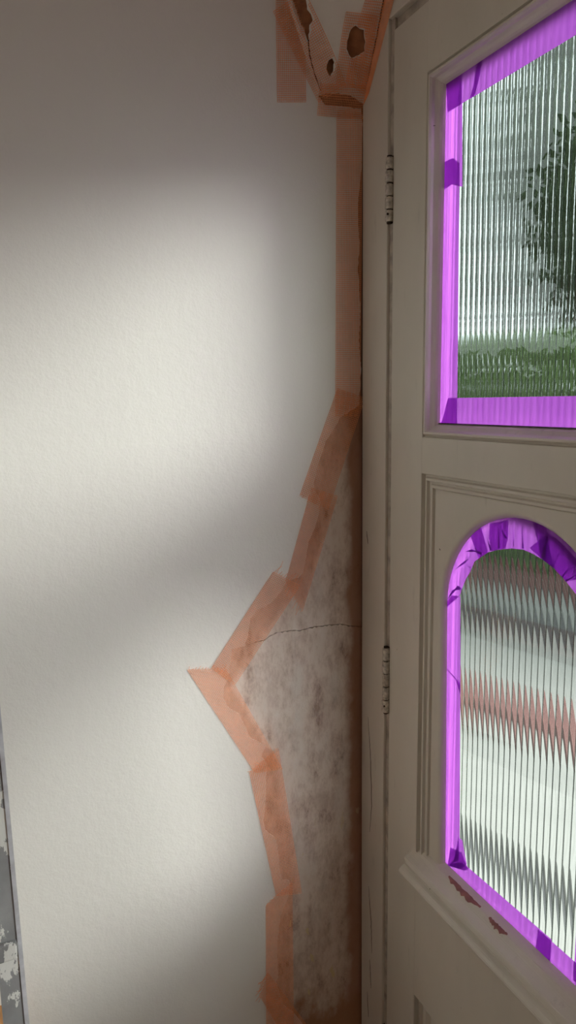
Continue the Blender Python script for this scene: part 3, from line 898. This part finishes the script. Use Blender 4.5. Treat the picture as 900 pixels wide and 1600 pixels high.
for side in (1, -1):  # thin pale strip added as the flange highlight
    V, F = [], []
    for z in (0.03, 0.5, 1.0, 1.44):
        p = stile_pts(side, z)
        for dx, dy in ((0.0270, 0.0), (0.0270, 0.0018), (0.0290, 0.0018), (0.0290, -0.0030), (0.0270, -0.0030)):
            V.append(Vector((p.x + dx, p.y + dy * side, z)) - Vector((0.20, -0.62, 0)))
    for i in range(3):
        for k in range(5):
            k2 = (k + 1) % 5
            F.append((i * 5 + k, i * 5 + k2, (i + 1) * 5 + k2, (i + 1) * 5 + k))
    F += [(4, 3, 2, 1, 0), (15, 16, 17, 18, 19)]
    mesh_obj('rail_highlight', V, F, M_HIGHLIGHT, lad)
for z in (0.26, 0.52, 0.78, 1.04, 1.30):
    p = stile_pts(1, z); q = stile_pts(-1, z)
    o = box('tread', p.x - 0.035 - 0.20, p.x + 0.030 - 0.20, q.y + 0.004 + 0.62, p.y - 0.004 + 0.62, z, z + 0.022, M_ALU, lad, 0.002)
for s in (1, -1):
    p = stile_pts(s, 0.0)
    box('rubber_foot', p.x - 0.032 - 0.20, p.x + 0.032 - 0.20, p.y - 0.030 * (s > 0) - 0.002 + 0.62, p.y + 0.030 * (s < 0) + 0.002 + 0.62, -0.0, 0.03, M_DARK, lad, 0.003)

bt = box('wooden_batten', 0.012, 0.045, -0.642, -0.6155, 0.0, 0.545, M_BATTEN, None, 0.002)
tag(bt, 'short brown wooden batten standing against the wall behind the ladder', 'batten')

# ---------------------------------------------------------------- outside, seen through the reeded glass
GZ = -0.15
STREET = math.radians(15)          # the street runs at an angle to the house
def street(sx, n, z=GZ):
    return (0.40 + sx * math.cos(STREET) - n * math.sin(STREET), sx * math.sin(STREET) + n * math.cos(STREET), z)
def street_empty(name, n):
    o = empty(name, street(0, n)); o.rotation_euler = (0, 0, STREET); return o
tag(box('ground', -16, 8, 0.12, 24, GZ - 0.2, GZ - 0.004, M_TARMAC), kind='structure', label='dark tarmac ground outside the door')
tag(box('doorstep', -0.15, 1.25, 0.125, 0.62, GZ - 0.004, -0.03, M_PAVE, None, 0.01), 'pale concrete doorstep outside the door', 'step')
pav = street_empty('paving', 0.0)
tag(pav, kind='structure', label='pale concrete slab paving outside the door')
for r, (y0, y1, s0, c0) in enumerate(((0.85, 1.70, -1.4, 4), (1.90, 2.52, -2.2, 7), (2.52, 2.98, -2.6, 8), (3.50, 4.15, -3.4, 10), (4.15, 4.80, -4.4, 12), (5.44, 5.95, -5.6, 16))):
    for c in range(c0):
        x0 = s0 + c * 0.62 + (r % 2) * 0.3
        box('slab', x0, x0 + 0.617, y0, y1 - 0.003, -0.004, 0.03, M_PAVE, pav, 0.0012)
brick_me = None
def brick_thing(root, x, y, z):
    global brick_me
    if brick_me is None:
        o = box('brick', -0.105, 0.105, -0.05, 0.05, -0.031, 0.031, M_BRICK, root, 0.004)
        brick_me = o.data
    else:
        o = bpy.data.objects.new('brick', brick_me); COL.objects.link(o); o.parent = root
    o.location = (x, y, z)
ed = street_empty('brick_edging', 3.25)
tag(ed, 'low red brick edging across the paving outside', 'brick edging')
for i in range(34):
    for k in range(4):
        brick_thing(ed, 3.4 - i * 0.22 - (k % 2) * 0.1, -0.18 + k * 0.112, 0.032)
gw = street_empty('garden_wall', 6.2)
tag(gw, 'low red brick garden wall in front of the hedge outside', 'wall')
for i in range(52):
    for k in range(3):
        brick_thing(gw, 4.6 - i * 0.22 - (k % 2) * 0.1, 0.0, 0.032 + k * 0.07)
box('mortar', -6.8, 4.7, -0.04, 0.04, 0.0, 0.20, M_MORTAR, gw)

def foliage(name, n, fn, size, mat, parent, seed):
    rnd = random.Random(seed)
    V, F = [], []
    for i in range(n):
        p = Vector(fn(rnd))
        a = Vector((rnd.gauss(0, 1), rnd.gauss(0, 1), rnd.gauss(0, 1))).normalized()
        b = a.orthogonal().normalized()
        s = size * rnd.uniform(0.6, 1.3)
        k = len(V)
        V += [p - a * s, p + b * s * 0.45, p + a * s, p - b * s * 0.45]
        F.append((k, k + 1, k + 2, k + 3))
    o = mesh_obj(name, V, F, mat, parent)
    o['kind'] = 'stuff'
    return o
def tree(x, y, h, r, mat, label, seed):
    t = empty('tree', (x, y, GZ))
    tag(t, label, 'tree', 'trees beyond the garden wall')
    rnd = random.Random(seed)
    V, F = tube_geo([(0, 0, 0), (0.05, 0.02, h * 0.3), (-0.04, 0.03, h * 0.6), (0.02, 0, h * 0.85)], 0.16, 8)
    mesh_obj('trunk', V, F, M_BARK, t)
    clumps = []
    for _ in range(26):
        a, q = rnd.uniform(0, 6.283), r * 0.55 * math.sqrt(rnd.random())
        clumps.append((q * math.cos(a), q * math.sin(a), h * rnd.uniform(0.18, 0.88), r * rnd.uniform(0.38, 0.50)))
    def fn(q):
        c = clumps[q.randrange(len(clumps))]
        d = Vector((q.gauss(0, 1), q.gauss(0, 1), q.gauss(0, 1))).normalized() * c[3] * min(1.25, abs(q.gauss(0, 0.7)))
        return (c[0] + d.x, c[1] + d.y, max(0.4, c[2] + d.z))
    foliage('crown', 13000, fn, 0.11, mat, t, seed)
TR = ((1.7, 9.8, 6.4, 1.5, M_LEAF, 'dark tree facing the door, second from the right beyond the hedge'), (-1.5, 9.6, 7.0, 1.5, M_LEAF, 'tall dark tree in the middle of the row beyond the hedge'),
      (-5.0, 10.4, 7.0, 1.3, M_LEAF, 'dark tree farthest left beyond the hedge'), (4.9, 10.0, 6.0, 1.4, M_LEAF2, 'lighter green tree farthest right beyond the hedge'))
TR += ((0.2, 13.6, 8.4, 1.7, M_LEAF3, 'olive tree standing behind the gap right of the tall dark tree'), (-3.6, 13.9, 8.6, 1.4, M_LEAF3, 'olive tree standing behind the gap left of the tall dark tree'),
       (4.0, 13.6, 8.0, 1.7, M_LEAF3, 'olive tree at the right of the back row beyond the hedge'))
for k, (sx, n, h, r, m_, lab) in enumerate(TR):
    x, y, z = street(sx, n)
    tree(x, y, h, r, m_, lab, k + 1)
hd = street_empty('hedge', 7.0)
tag(hd, 'light green clipped hedge behind the low brick wall outside', 'hedge')
foliage('foliage', 12000, lambda q: (q.uniform(-6.5, 5.0), q.uniform(-0.4, 0.4), q.uniform(0.05, 2.1)), 0.11, M_LEAF2, hd, 9)
